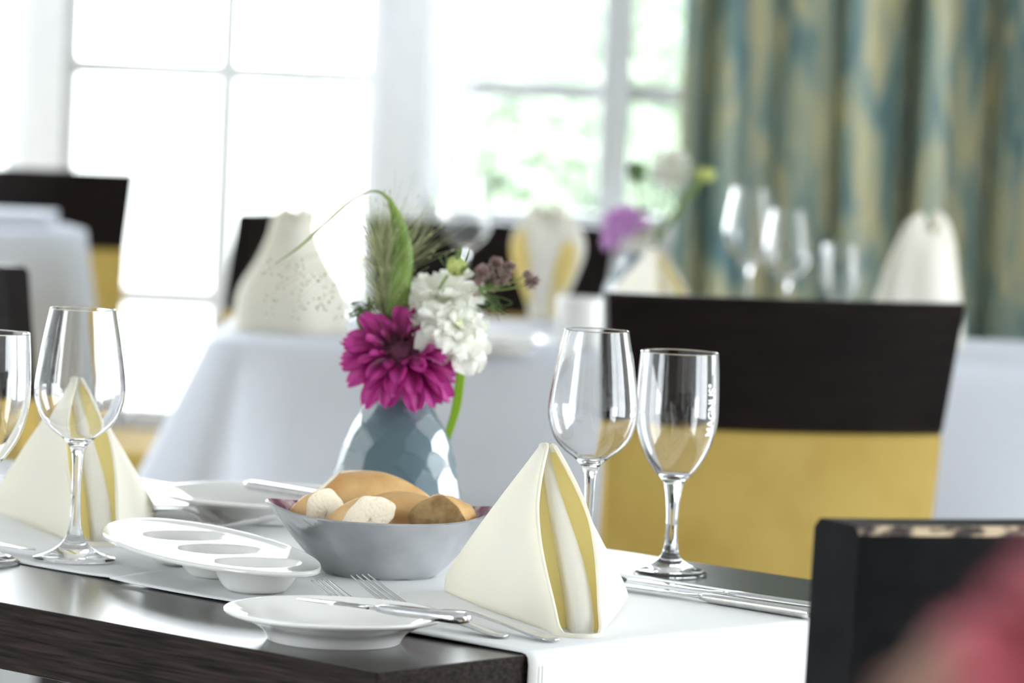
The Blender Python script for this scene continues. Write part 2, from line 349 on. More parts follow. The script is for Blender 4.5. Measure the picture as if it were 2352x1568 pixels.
for i in range(60):
    for j in range(12):
        v = j/11; z = lerp(.85, 2.6, v); e = PD(1052+min(max(0,480-(125-(z-CAM_H)*9500/9.4))/480,1.25)*58, 250, 9.4).x
        V.append((lerp(xs0, e, i/59), 9.42+.02*math.sin(i*.8), z))
sh = add('voile_curtain', V, grid_faces(60,12), M_sheer); tag(sh, 'narrow white voile curtain gathered at the left side of the garden window', 'curtain')
V, Fc = tube([(XL+.3,9.35,2.68),(XR-.2,9.35,2.68)], .015, 12); tag(add('curtain_rail', V, Fc, M_frame), 'white curtain rail running above the back windows', 'rail')

# ------------------------------------------------------------------ chairs
def chair(loc, yaw, label, recline=8, thick=.03, wd=.45, sag=.032, band_m=None, worn=False, group='wood backed dining chairs'):
    """local: faces +Y, origin on the floor under the middle of the back's outer face"""
    root = empty('dining_chair', loc, label, 'chair', yaw, group)
    tr = math.tan(R(recline))
    def slab(z0, z1, w0, w1, th, nx=24, nz=6, yoff=0, bev=.006):
        V = []; mi = []; prof = [(0,z0+bev),(0,z1-bev),(bev,z1),(th-bev,z1),(th,z1-bev),(th,z0+bev),(th-bev,z0),(bev,z0)]
        n = len(prof)
        for i in range(nx+1):
            q = 2*i/nx-1
            for (py, pz) in prof:
                hw = lerp(w0, w1, (pz-z0)/(z1-z0))/2; cs = q*q
                V.append((q*hw, py-sag*(1-cs)-(pz-.45)*tr+yoff, pz))
        Fc = []
        for i in range(nx):
            for k in range(n):
                Fc.append((i*n+k, (i+1)*n+k, (i+1)*n+(k+1)%n, i*n+(k+1)%n)); mi.append(1 if k in (1,) else 0)
        Fc.append(tuple(range(n))); mi.append(0); Fc.append(tuple(nx*n+k for k in range(n-1,-1,-1))); mi.append(0)
        return V, Fc, mi
    bm_ = band_m or M_band
    V, Fc, mi = slab(.735, .90, wd-.03, wd, thick)
    b = add('back_band', V, Fc, [bm_, M_worn if worn else bm_], root, False, mi)
    V, Fc, mi = slab(.47, .735, wd-.04, wd-.028, thick, yoff=.002); add('back_panel', V, Fc, M_gold, root, False)
    s = add('seat', *box(-.215,.215,.02,.44,.43,.485), M_gold, root, False); bevel(s, .02, 3)
    add('seat_frame', *box(-.205,.205,.03,.425,.385,.43), M_legs, root, False)
    for sx in (-1,1):
        V, Fc = tube([(sx*.19,.40,.385),(sx*.19,.405,0)], [.02,.014], 4); add('leg', V, Fc, M_legs, root, False)
        V, Fc = tube([(sx*.19,.05,.44),(sx*.19,.035,.385),(sx*.19,-.03,0)], [.02,.02,.014], 4); add('leg', V, Fc, M_legs, root, False)
    return root
def chair_at(px, py, D, yaw, label, **kw):
    """place so that the middle of the top edge sits at the pixel's ray at depth D"""
    q = PD(px, py, D); rec = kw.get('recline', 8); y = -kw.get('sag',.032)-.45*math.tan(R(rec))
    return chair((q.x+math.sin(yaw)*y, q.y-math.cos(yaw)*y, 0), yaw, label, **kw)
chair_at(1824, 700, 5.03, R(10), 'dark wood and mustard dining chair seen from behind near the right glasses')
chair_at(65, 388, 8.67, R(6), 'dark wood backed dining chair beyond the round serving table by the left window')
chair_at(703, 485, 7.12, R(79), 'dining chair turned sideways behind the tall napkin at the far table')
chair_at(1129, 511, 7.42, R(180), 'dining chair facing us across the white table, behind the bristly grass').scale = (.98,.98,.98)
chair_at(-190, 597, 5.2, R(-62), 'dining chair cut off at the left frame edge before the serving table')
q = PD(1975,1208,2.56); yw = R(30); hw = .225
chair((q.x+math.cos(yw)*hw-math.sin(yw)*.45*math.tan(R(9)), q.y+math.sin(yw)*hw+math.cos(yw)*.45*math.tan(R(9)), 0), yw, 'black chair with worn top edge pushed to the near table end',
      recline=9, thick=.05, band_m=M_black, worn=True)

# ------------------------------------------------------------------ white clothed far tables
def tablecloth(name, x0, x1, y0, y1, z, drop, label, flare=.09, corner=.10, ncorner=14, rc=.05, seed=0, ripple=.02, m=None):
    """local frame = world; rounded rectangle top, draped skirt whose corners hang lower"""
    rg = np.random.default_rng(seed); path = []
    cs = [(x1-rc,y1-rc,0),(x0+rc,y1-rc,90),(x0+rc,y0+rc,180),(x1-rc,y0+rc,270)]
    for ci, (cx_, cy_, a0) in enumerate(cs):
        for k in range(ncorner+1):
            a = R(a0+90*k/ncorner); path.append((cx_+rc*math.cos(a), cy_+rc*math.sin(a), math.cos(a), math.sin(a), math.sin(math.pi*k/ncorner)))
        nx_ = cs[(ci+1)%4]; st = (cx_+rc*math.cos(R(a0+90)), cy_+rc*math.sin(R(a0+90))); en = (nx_[0]+rc*math.cos(R(nx_[2])), nx_[1]+rc*math.sin(R(nx_[2])))
        for k in range(1,26): path.append((lerp(st[0],en[0],k/26), lerp(st[1],en[1],k/26), math.cos(R(a0+90)), math.sin(R(a0+90)), 0))
    n = len(path); V = []; cm = ((x0+x1)/2, (y0+y1)/2)
    ring = [(1-t, 0, 0) for t in ()]
    for f in (.0,.5,.97): 
        for (x,y,nx_,ny_,c) in path: V.append((lerp(cm[0],x-nx_*.012,f), lerp(cm[1],y-ny_*.012,f), z))
    rows = 3
    for t in (0,.06,.15,.3,.5,.75,1):
        for i, (x,y,nx_,ny_,c) in enumerate(path):
            cc = max(0, c)**.7; d = drop*(1+.35*cc)*t
            fl = flare*t*(.25+1.6*cc)+ripple*t*(1+math.sin(i*.62+seed))
            V.append((x+nx_*fl, y+ny_*fl, z-.006-d)); 
        rows += 1
    o = add(name, V, grid_faces(rows, n, False, True), m or M_linen); solid(o, .0015, -1); return tag(o, label, 'tablecloth')
def table(x0,x1,y0,y1,z,label,m=None,ins=.03):
    root = empty('dining_table', ((x0+x1)/2,(y0+y1)/2,0), label, 'table'); hx=(x1-x0)/2-ins; hy=(y1-y0)/2-ins
    bevel(add('tabletop', *box(-hx,hx,-hy,hy,z-.04,z-.004), m or M_dwood, root, False))
    for a in (-1,1):
        for b in (-1,1): add('leg', *box(a*(hx-.1)-.03,a*(hx-.1)+.03,b*(hy-.1)-.03,b*(hy-.1)+.03,0,z-.04), m or M_dwood, root, False)
TX0, TX1, TY0, TY1 = P(452,790).x, P(452,790).x+1.68, 6.0, 6.80
table(TX0,TX1,TY0,TY1,.748,'long dining table under the white cloth by the window')
tablecloth('tablecloth', TX0,TX1,TY0,TY1,.75,.26,'long white tablecloth with draped corners on the table behind the vase', seed=1, corner=.1, rc=.075)
sx1 = PD(186,560,7.6).x
st_ = empty('serving_table', (sx1-.36,7.66,0), 'round serving table under a white cloth at the left', 'table')
V, Fc = lathe([(1e-5,.787),(.33,.787),(.335,.797),(.335,.817),(.33,.823),(1e-5,.823)], 64); add('tabletop', V, Fc, M_dwood, st_)
V, Fc = lathe([(.22,0),(.22,.02),(.04,.04),(.035,.76),(.1,.787)], 40); add('pedestal', V, Fc, M_legs, st_)
tablecloth('serving_cloth', sx1-.72,sx1,7.30,8.02,.827,.42,'white cloth over the round serving table at the left', rc=.345, seed=5, flare=.07, ripple=.010)
fn = empty('folded_linen', PD(10,500,7.66), 'flat folded stack of white linen on the serving table', 'linen'); fn.location.z = .8275
for k in range(4): bevel(add('folded_cloth', *box(-.09,.09,-.1,.1,.007*k,.007*k+.0065), M_linen, fn, False), .003)
# olive bench under the left windows
be = empty('bench', (PD(250,1000,8.42).x, 8.42, 0), 'olive upholstered bench below the left windows', 'bench')
bevel(add('seat_cushion', *box(0,1.1,0,.46,.30,.39), M_olive, be, False), .02, 3); add('bench_base', *box(.02,1.08,.03,.44,0,.30), M_olive, be, False)

# ------------------------------------------------------------------ main table
A = P(866,1543.5); e1 = (P(0,1383)-A).normalized(); e2 = Vector((e1.y,-e1.x,0)); TW, TL = .70, 1.6
YAW_T = math.atan2(e1.y, e1.x)
def T(u, v, z=.75): q = A+e1*u+e2*v; return Vector((q.x,q.y,z))
mt = empty('dining_table', (A.x,A.y,0), 'dark wood dining table laid with runners in the foreground', 'table', YAW_T)
# local frame: +x = e1 ; e2 = -y
V, Fc = box(0,TL,-TW,0,.699,.75); bevel(add('tabletop', V, Fc, [M_dwood, M_edge], mt, False, [0,0,1,1,1,1]), .0012, 2)
for u in (.12,TL-.12):
    for v in (.1,TW-.1): add('leg', *box(u-.035,u+.035,-v-.035,-v+.035,0,.699), M_dwood, mt, False)
def runner(name, prof, v0, v1, label, seed=0, edge_lift=0):
    rg = random.Random(seed); V = []; nv = 40
    for i, (u, z) in enumerate(prof):
        for j in range(nv):
            v = lerp(v0, v1, j/(nv-1)); dz = .0006*math.sin(v*23+u*17+seed)+.0006
            if z < .749: dz = 0
            q = T(u+(.002*math.sin(v*18) if z < .74 else 0), v+.001*math.sin(u*30+seed), z+dz*(1+edge_lift*math.exp(-((u-prof[0][0])/.02)**2))); V.append(q)
    o = add(name, V, grid_faces(len(prof), nv), M_runner); solid(o, .0011, 1); return tag(o, label, 'table runner', 'white table runners')
prof = [(lerp(.449,.004,k/60), .7513) for k in range(61)]+[(-.0005,.7505),(-.0022,.748),(-.003,.743),(-.0035,.73)]+[(-.004-.004*k/10, .73-.03*k) for k in range(1,6)]
r1 = runner('table_runner', prof, .153, .566, 'white table runner hanging over the near table end', 1, 3)
add('hem_stitch', *tube([T(-.0062-.0004*k, .166, .742-.02*k) for k in range(0,9)], .0006, 5), M_runner, r1)
prof = [(lerp(.452,1.45,k/80), .7508) for k in range(81)]
r2 = runner('table_runner', prof, .163, .574, 'white table runner under the left glass and left napkin', 2, 1)

# ------------------------------------------------------------------ glassware
S1 = 2776.0
WINE = [(.034,.0),(.0342,.0012),(.033,.0022),(.026,.0042),(.0165,.0085),(.0085,.0165),(.0052,.028),(.0038,.045),(.0038,.065),(.0043,.082),(.0052,.0885),(.008,.0945),(.0135,.100),(.0235,.1075),(.0315,.117),(.0360,.129),(.0374,.1385),(.0368,.150),(.0345,.166),(.0315,.184),(.0270,.2065)]
GOBL = [(.031,.0),(.0313,.0015),(.030,.003),(.023,.0062),(.0135,.0105),(.0080,.0165),(.0060,.025),(.0050,.038),(.0050,.048),(.0060,.063),(.0076,.0735),(.0090,.0785),(.0145,.0845),(.0215,.0935),(.0275,.104),(.0320,.1165),(.0347,.131),(.0350,.145),(.0347,.158),(.0340,.173),(.0330,.1885)]
def glass_mesh(prof, istem, ibowl, t=.0011):
    out = smooth_prof(prof, 5); sub = 5; out[0] = prof[0]
    p_, q_ = np.array(out[-2]), np.array(out[-1]); out.insert(-1, tuple(q_+(p_-q_)*(.0005/np.linalg.norm(p_-q_)))); bowl_out = out[ibowl*sub:]
    inner = []
    for i, (r, z) in enumerate(bowl_out):
        a = bowl_out[max(i-1,0)]; b = bowl_out[min(i+1,len(bowl_out)-1)]; tx, tz = b[0]-a[0], b[1]-a[1]; L = math.hypot(tx,tz) or 1
        inner.append((r-t*tz/L, z+t*tx/L))
    zin = bowl_out[0][1]+.006; inner = [q for q in inner if q[1] > zin and q[0] > .006]
    inner[-1] = (out[-1][0]-t, out[-1][1]); inner[-2] = (out[-2][0]-t, out[-2][1])
    rim = [(out[-1][0]-t*.15, out[-1][1]+t*.35), (out[-1][0]-t*.5, out[-1][1]+t*.5), (out[-1][0]-t*.85, out[-1][1]+t*.35)]
    foot = [(1e-5,.0006),(.02,.0006)]+out[:istem*sub+1]; stem = out[istem*sub:ibowl*sub+1]
    r0, z0 = inner[0]; bottom = [(r0*f, z0-(1-f*f)*.0025) for f in (.75,.5,.25,.001)]
    bowl = out[ibowl*sub:]+rim+inner[::-1]+bottom
    return [mesh(nm, *lathe(p, 96), M_glass) for nm, p in (('foot',foot),('stem',stem),('bowl',bowl))]
WM = glass_mesh(WINE, 6, 11); GM = glass_mesh(GOBL, 6, 11, .0014)
def glass(ms, loc, label, name='wine_glass', sc=1, rz=0):
    r = empty(name, loc, label, 'glass', rz); r.scale = (sc,)*3
    for nm, me in zip(('foot','stem','bowl'), ms): obj(nm, me, r)
    return r
ZT = .7529
g1 = glass(WM, P(170,1283,ZT), 'tall empty wine glass standing by the left napkin')
g2 = glass(WM, P(1345,1330,ZT), 'tall empty wine glass behind the near napkin')
g3 = glass(GM, P(1538,1318,.7502), 'shorter water goblet with white lettering on its bowl', 'water_goblet')
g4 = glass(GM, P(-42,1291,.7502), 'water goblet cut off by the left edge of the picture', 'water_goblet')
# white vertical lettering on the goblet
fc = bpy.data.curves.new('lettering','FONT'); fc.body = 'MAGNUS\u00b0'; fc.size = 1; fc.offset = .025; fc.align_x = 'CENTER'; fo = bpy.data.objects.new('lettering_tmp', fc); COL.objects.link(fo)
bpy.context.view_layer.update(); dg = bpy.context.evaluated_depsgraph_get(); tm = fo.evaluated_get(dg).to_mesh()
tv = [tuple(v.co) for v in tm.vertices]; tf = [tuple(p.vertices) for p in tm.polygons]; bpy.data.objects.remove(fo)
bo = smooth_prof(GOBL, 5)
def rad_at(z):
    for a, b in zip(bo[50:], bo[51:]):
        if a[1] <= z <= b[1]: return lerp(a[0], b[0], (z-a[1])/(b[1]-a[1]+1e-9))
    return .033
txs = [v[0] for v in tv]; k = .044/(max(txs)-min(txs)); V = []
a0 = R(-90+52)
for x, y, _ in tv:
    z = .1425+x*k; r = rad_at(z)+.0003; a = a0-(y-.35)*k*1.25/.035; V.append((r*math.cos(a), r*math.sin(a), z))
tx_ = add('lettering', V, tf, M_etch, g3, False); tx_['label'] = 'white upright lettering'
glass(WM, P(1062,725,.7505), 'wine glass catching light in front of the middle far chair', sc=1.14)
glass(WM, P(1712,757,.7505), 'taller wine glass beside the far triangular napkin', sc=1.12)
glass(WM, P(1800,782,.7505), 'wine glass right of the taller one on the far table', sc=1.0)
glass(GM, P(1922,800,.7505), 'low goblet at the right of the far wine glasses', 'water_goblet', sc=.86)

# ------------------------------------------------------------------ plates and dishes
def plate_mesh(R_, name='plate', h=.022):
    f = R_/.0815
    pr = [(1e-5,.004),(.035*f,.004),(.044*f,.003),(.046*f,0),(.0485*f,0),(.0495*f,.002),(.054*f,.0085),(.066*f,.0145),(.079*f,h-.0035),(.0813*f,h-.0018),(.0815*f,h-.0006),(.0805*f,h),(.078*f,h-.0003),(.066*f,.0172),(.057*f,.0125),(.051*f,.0078),(.046*f,.0066),(.03*f,.0063),(1e-5,.0063)]
    return mesh(name, *lathe(smooth_prof(pr, 3), 128), M_porc)
def plate(R_, loc, label): o = obj('side_plate', plate_mesh(R_), None, loc); return tag(o, label, 'plate')
plate(.0815, P(767,1470,.7501), 'small white side plate with a butter knife near the table corner')
plate(.100, P(610,1188,.7530), 'larger white plate far side of the table behind the serving dish')
plate(.10, P(1130,806,.7505), 'white plate near the front edge of the far white table')
plate(.09, P(900,757,.7505), 'white plate in the middle of the far table behind the flowers')
# three-well oval serving dish
def serving_dish():
    a, b = .173, .079; hp = .0228; wr = .0345; n, m = 110, 260
    def surf(x, y, e):
        z = hp+.004*e**6
        for c in (-.0855,0,.0855):
            d = math.hypot((x-c), y)
            if d < wr+.002:
                t = min(1, max(0, (wr+.0015-d)/(.016))); s = t*t*(3-2*t) if t < 1 else 1
                z -= (hp-.0045)*s*1.0
        return z
    V = []
    rs = [ (i/(n-1))**.8 for i in range(n)]
    for r in rs:
        for k in range(m):
            th = 2*math.pi*k/m; cx_, sy_ = math.cos(th), math.sin(th)
            px_ = a*(abs(cx_)**.92)*(1 if cx_>0 else -1)*r; py_ = (b if sy_ < 0 else .054)*(abs(sy_)**1.06)*(1 if sy_>0 else -1)*r
            V.append((px_, py_, surf(px_,py_,r)))
    Fc = grid_faces(n, m, False, True)
    me = mesh('serving_dish', V, Fc, M_porc); return me
ang = R(-65.5)
sd = obj('serving_dish', serving_dish(), None, P(504,1260,.7526+.0228)-Vector((0,0,.0228)), (0,0,ang)); tag(sd, 'white oval porcelain dish with three round wells, on the runner', 'dish')
solid(sd, .004, -1)
# foot cups below the wells
for c in (-.0855,0,.0855):
    pr = [(.0175,-.0002),(.0185,.0004),(.0215,.006),(.030,.0148),(.0365,.0198),(.035,.0198),(.028,.0152),(.019,.006),(.0165,.0015),(1e-5,.0012)]
    V, Fc = lathe(pr, 64); f = add('well_cup', [(x+c,y,z) for x,y,z in V], Fc, M_porc, sd)
# cup on far table
V, Fc = lathe(smooth_prof([(1e-5,.002),(.026,.002),(.028,0),(.033,.004),(.0375,.02),(.0385,.05),(.0385,.074),(.0372,.0755),(.036,.074),(.0355,.05),(.033,.014),(1e-5,.012)],4),64)
tag(obj('white_cup', mesh('white_cup', V, Fc, M_porc), None, P(1330,800,.7505)), 'plain white porcelain cup left of the mustard chair on far table', 'cup')

# ------------------------------------------------------------------ cutlery
def sections(st, n=16, e=2.6):
    """st: (x, half width, half thickness, z centre)"""
    V = []
    for x, hw_, ht, zc in st:
        for k in range(n):
            a = 2*math.pi*k/n; c, s = math.cos(a), math.sin(a)
            V.append((x, hw_*abs(c)**(2/e)*(1 if c>0 else -1), zc+ht*abs(s)**(2/e)*(1 if s>0 else -1)))
    m = len(st); Fc = [(i*n+k, i*n+(k+1)%n, (i+1)*n+(k+1)%n, (i+1)*n+k) for i in range(m-1) for k in range(n)]
    Fc.append(tuple(range(n-1,-1,-1))); Fc.append(tuple((m-1)*n+k for k in range(n))); return V, Fc
def knife_mesh(L):
    b = .48*L
    bl = [(0,.0008,.0004,0),(.002,.004,.0005,0),(.006,.0068,.0006,0),(.014,.0088,.0007,0),(.035,.0100,.0008,0),(.07,.0096,.0009,0),(b-.014,.0078,.0011,0),(b-.004,.0052,.0016,0),(b+.004,.0042,.0024,0)]
    hd = [(b,.0038,.0022,0),(b+.004,.0046,.0030,0),(b+.010,.0068,.0036,0),(b+.02,.0072,.0038,0),(b+.05,.0075,.0040,0),(L-.012,.0088,.0044,0),(L-.005,.0084,.0043,0),(L-.001,.006,.003,0),(L,.003,.0015,0)]
    return mesh('blade', *sections(bl, 16, 2), M_steel), mesh('handle', *sections(hd, 20, 3), M_steel)
def orient(o, tip, butt):
    """+x local from tip to butt"""
    d = butt-tip; o.location = tip; q = d.to_track_quat('X','Z'); o.rotation_euler = q.to_euler()
def knife(tip, butt, label, name='table_knife'):
    L = (butt-tip).length; r = empty(name, tip, label, 'knife'); b, h = knife_mesh(L); obj('blade', b, r); obj('handle', h, r); orient(r, tip, butt); return r
def fork(tip, butt, label, name='table_fork'):
    L = (butt-tip).length; zt = tip.z-butt.z; tp = Vector((tip.x,tip.y,butt.z)); Lh = (butt-tp).length
    r = empty(name, tp, label, 'fork'); s = Lh/.2
    zc = lambda x: float(np.interp(x, [0,.02*s,.04*s,.058*s,.075*s,.09*s,.115*s,.15*s,.185*s,Lh], [zt,zt*.60,zt*.24,.0045,.0035,.008,.0105,.007,.0025,.0018]))
    xs_ = np.linspace(.046*s, Lh, 40); st = []
    for x in xs_:
        hw_ = float(np.interp(x, [.046*s,.055*s,.065*s,.08*s,.1*s,.14*s,.18*s,Lh-.004,Lh], [.0118,.0118,.0105,.0052,.0034,.0048,.0078,.0075,.003])); st.append((x, hw_, .0011, zc(x)))
    V, Fc = sections(st, 14, 3); add('handle', V, Fc, M_steel, r)
    for k in range(4):
        y0 = (k-1.5)*.0063; st = []
        for x in np.linspace(0, .050*s, 16):
            f = x/(.05*s); st.append((x, lerp(.0007,.00165,min(1,f*1.6)), lerp(.0006,.0011,f), zc(x)))
        V, Fc = sections(st, 8, 3); add('tine', [(x,y+y0*lerp(.93,1,x/(.05*s)),z) for x,y,z in V], Fc, M_steel, r)
    orient(r, tp, butt); return r
knife(P(684,1374,.7745), P(1075,1421,.7770), 'butter knife lying across the near side plate', 'butter_knife')
fork(P(733,1330,.776), P(1163,1466,.7535), 'table fork half hidden behind the near side plate, tines up')
fork(P(826,1320,.776), P(1277,1475,.7535), 'table fork between the side plate and the near napkin')
kd = (P(1880,1408)-P(1600,1366)).normalized()
b1 = P(1882,1410,.7578); b2 = P(1921,1402,.7578)
knife(b1-kd*.225, b1, 'table knife at the right, nearer of the pair on the runner')
knife(b2-kd*.215+e2*.006, b2+e2*.002, 'table knife at the right, farther of the pair beside the dark wood')
knife(P(80,1262,.7578), P(80,1262,.7578)+e1*.21, 'table knife at the left edge in front of the left napkin')
knife(P(985,1178,.7735)+Vector((.0,.0,0)), P(568,1112,.779), 'knife resting on the larger far plate behind the bread bowl', 'butter_knife')
fork(P(640,1182,.772), P(325,1160,.7535), 'fork lying in front of the larger far plate')
fork(P(590,1192,.768), P(300,1172,.7535), 'second fork in front of the larger far plate, nearer the dish')

# ------------------------------------------------------------------ pyramid napkins
def pyramid_napkin_parts():
    S = .292; Hh = .131; w0 = .0175; Lend = Vector((-.0700,.2700)); Rend = Vector((.0860,.2620))
    # plan path of the outer sheet, measured from the nose of the U at (0,0)
    def plan(s):
        sg = 1 if s > 0 else -1; a = abs(s); end = Rend if sg > 0 else Lend
        ar = w0*math.pi/2
        if a < ar: t = a/w0; return Vector((sg*w0*math.sin(t), w0*(1-math.cos(t))))
        st = Vector((sg*w0, w0)); t = (a-ar)/(S-ar); t2 = t**1.25
        return Vector((lerp(st.x, end.x, t2)+sg*.006*math.sin(math.pi*t), lerp(st.y, end.y, t)))
    def hgt(a):
        h = min(max(.003, (a-.014)*1.06), (S-a)*1.0); k = .004
        return max(0.0, min(h, Hh))
    n, m = 141, 22; V = []
    apx = Vector((-.008,.132))
    for i in range(n):
        s = lerp(-(S-1.42*.011), S-1.42*.011, i/(n-1)); a = abs(s); q = plan(s); h = hgt(a)
        # rounded lower corner at the far ends
        rr = .011; bl = 0; d = S-a
        if d < 2.414*rr:
            q_ = math.sqrt(max(0, rr*rr-(2.414*rr-d)**2)); bl = rr-q_
            if d < 1.707*rr: h = rr+q_
        for j in range(m):
            z = lerp(bl, max(h, bl+.0008), j/(m-1)); f = z/Hh
            x = q.x*(1-f)+(apx.x+ (1 if s>0 else -1)*.0026)*f; x += (1 if s > 0 else -1)*.007*math.sin(math.pi*min(1,f))*min(1,a/.1)
            V.append((x, lerp(q.y, q.y, f), z))
    outer = (V, grid_faces(n, m))
    # inner folded fin with a rounded nose
    V = []; n2, m2 = 40, 17
    for i in range(n2):
        t = i/(n2-1); base = Vector((.002,.019,.002)); top = Vector((-.008,.1365,.1305)); p = base.lerp(top, t)
        hw_ = lerp(.0085,.0042,t)*(.9+.2*math.sin(t*5)); sx = .0035*math.sin(t*4.4+.6)
        for j in range(m2):
            b_ = lerp(-1, 1, j/(m2-1)); a = b_*2.2
            if abs(a) <= math.pi/2: x = math.sin(a)*hw_; dn = math.cos(a)*hw_*.9
            else: x = (1 if a>0 else -1)*hw_*(1-.25*(abs(a)-math.pi/2)); dn = -(abs(a)-math.pi/2)*.055*(1-.6*t)
            # dn runs along the mouth's outward normal (0,-.7,.7)
            V.append((p.x+x+sx, max(p.y-dn*.8,.001), max(.0006, p.z+dn*.45) if i > 1 else .0006))
    inner = (V, grid_faces(n2, m2))
    def wall_x(y, z, sg):
        lo_, hi_ = 0, S
        for _ in range(30):
            md = (lo_+hi_)/2
            if plan(sg*md).y < y: lo_ = md
            else: hi_ = md
        f = z/Hh; q = plan(sg*lo_); return q.x*(1-f)+(apx.x+sg*.0026)*f+sg*.007*math.sin(math.pi*min(1,f))*min(1,lo_/.1)-sg*.001
    V = []
    for i in range(24):
        t = i/23; z = .0012+t*.1235; y = .034+t*.102
        xl, xr = wall_x(y,z,-1), wall_x(y,z,1)
        for j in range(12): u = j/11; V.append((lerp(xl,xr,u), y+.012*(1-t)*math.sin(math.pi*u), z))
    return outer, inner, (V, grid_faces(24,12))
NO, NI, NL = pyramid_napkin_parts()
M_glow = cloth_mat('yellow_glow_twill', (.98,.87,.43), (1,.88,.40), .55, 1100, .2)  # cream cloth coloured yellow to stand for light glowing through the layers
NLM = mesh('glow_layer', *NL, M_glow); NOM = mesh('outer_fold', *NO, M_napkin); NIM = mesh('inner_fold', *NI, M_napkin)
def napkin(loc, yaw, label, sc=1):
    r = empty('pyramid_napkin', loc, label, 'napkin', yaw, 'cream folded napkins'); r.scale = (sc,)*3
    o = obj('outer_fold', NOM, r); solid(o, .0026, 0); o2 = obj('inner_fold', NIM, r); solid(o2, .002, 0); obj('glow_layer', NLM, r)['label'] = 'inner layer coloured yellow as light glowing through'; return r
napkin(P(1338,1465,.7535), R(9.5), 'cream pyramid napkin standing in front of the tall wine glass')
napkin(P(232,1253,.7535), R(13), 'cream pyramid napkin behind the left wine glass')
napkin(P(1590,805,.7505)+Vector((0,-.05,0)), R(20), 'cream triangular napkin beside the small far vase', 1.12)
def cone_napkin(loc, prof, lobes, amp, label, yaw=0, flat=.7, peak=.005, lean=0.0, gold=()):
    r = empty('standing_napkin', loc, label, 'napkin', yaw, 'cream folded napkins'); n = 96; V = []; pr = smooth_prof(prof, 5); hh = prof[-1][1]
    def pt(rr, z, a, o=0.0):
        f = z/hh; q = rr*(1+amp*(1-.3*f)*math.cos(lobes*a+f*1.1))+o
        return (q*math.cos(a)+lean*f*f, q*flat*math.sin(a), z+peak*f*f*(math.cos(a*2)+.8*math.cos(3*a+1)))
    for rr, z in pr:
        for k in range(n): V.append(pt(rr, z, 2*math.pi*k/n))
    o = add('outer_fold', V, grid_faces(len(pr), n, False, True), M_napkin, r); solid(o, .002, 0)
    V = []
    for i in range(16):
        for j in range(12):
            t = i/15; a = lerp(-1,1,j/11); V.append((a*.03*(1-t*.7)+lean*t*t, -.012+.01*math.sin(a*5), lerp(.04,hh*.98,t)))
    o = add('inner_fold', V, grid_faces(16,12), M_napkin, r); solid(o, .0015, 0)
    for a0_, a1_, z0_, z1_ in gold:  # added strips that paint the warm glow and shading of the folds
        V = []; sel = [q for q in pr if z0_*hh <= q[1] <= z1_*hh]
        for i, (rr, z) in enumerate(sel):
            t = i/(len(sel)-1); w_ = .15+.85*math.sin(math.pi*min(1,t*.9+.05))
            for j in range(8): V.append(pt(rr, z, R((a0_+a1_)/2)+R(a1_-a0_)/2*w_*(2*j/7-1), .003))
        o = add('glow_layer', V, grid_faces(len(sel),8), M_glow, r); solid(o, .001, 1); o['label'] = 'golden strip painting the glow in a fold'
    return r
cone_napkin(P(662,762,.7505), [(.084,0),(.083,.04),(.074,.07),(.052,.105),(.036,.14),(.028,.17),(.012,.186)], 5, .07, 'tall cream napkin standing at the left end of the far table')
cone_napkin(P(1245,735,.7505), [(.022,0),(.030,.03),(.046,.07),(.058,.11),(.053,.14),(.034,.165),(.012,.185)], 3, .16, 'cream napkin with golden glow painted on its folds standing behind the far white cup', peak=.008, gold=((-150,-112,.1,.8),(-72,-30,.02,.75)))
cone_napkin(P(2098,795,.7505), [(.076,0),(.072,.045),(.063,.09),(.054,.13),(.044,.165),(.030,.19),(.012,.200)], 5, .09, 'rounded cream napkin at the right end of the far table', R(15), peak=.010, lean=.012)

# ------------------------------------------------------------------ bread bowl and bread
bc = P(872,1320,.7527)
def oval(r_t, a0, a1, b0, b1, h, n=120, z0=0, rows=14, inset=0.0):
    V = []
    for i in range(rows):
        t = i/(rows-1); a = lerp(a0,a1,t**.9)-inset; b = lerp(b0,b1,t**.9)-inset
        for k in range(n):
            th = 2*math.pi*k/n; c, s = math.cos(th), math.sin(th)
            pt = abs(c)**8*t; x = a*c*(1+.06*pt); y = b*(abs(s)**lerp(1,1.12,t))*(1 if s>0 else -1)
            V.append((x, y, z0+h*t+.007*abs(c)**6*t*t))
    return V
bw = empty('bread_bowl', bc, 'boat shaped hammered metal bowl holding bread slices', 'bowl', R(4))
n = 120; Vo = oval(0,.044,.0905,.040,.086,.051); Vi = oval(0,.044,.0905,.040,.086,.051,inset=.0016,z0=.0012)
base = [(v[0]*f, v[1]*f, 0.0) for f in (.02,.6,.97) for v in Vo[:n]]
add('shell', base+Vo, grid_faces(3+14, n, False, True), M_bowl, bw)
ib = [(v[0]*f, v[1]*f, .0012) for f in (.02,.6) for v in Vi[:n]]
ll = Vi[:n*14]; add('lining', ib+ll, grid_faces(2+14, n, False, True), M_lining, bw)['label'] = 'burgundy lining with pale specks'
rimv = Vo[-n:]+Vi[-n:]; add('rim', rimv, grid_faces(2, n, False, True), M_bowl, bw)
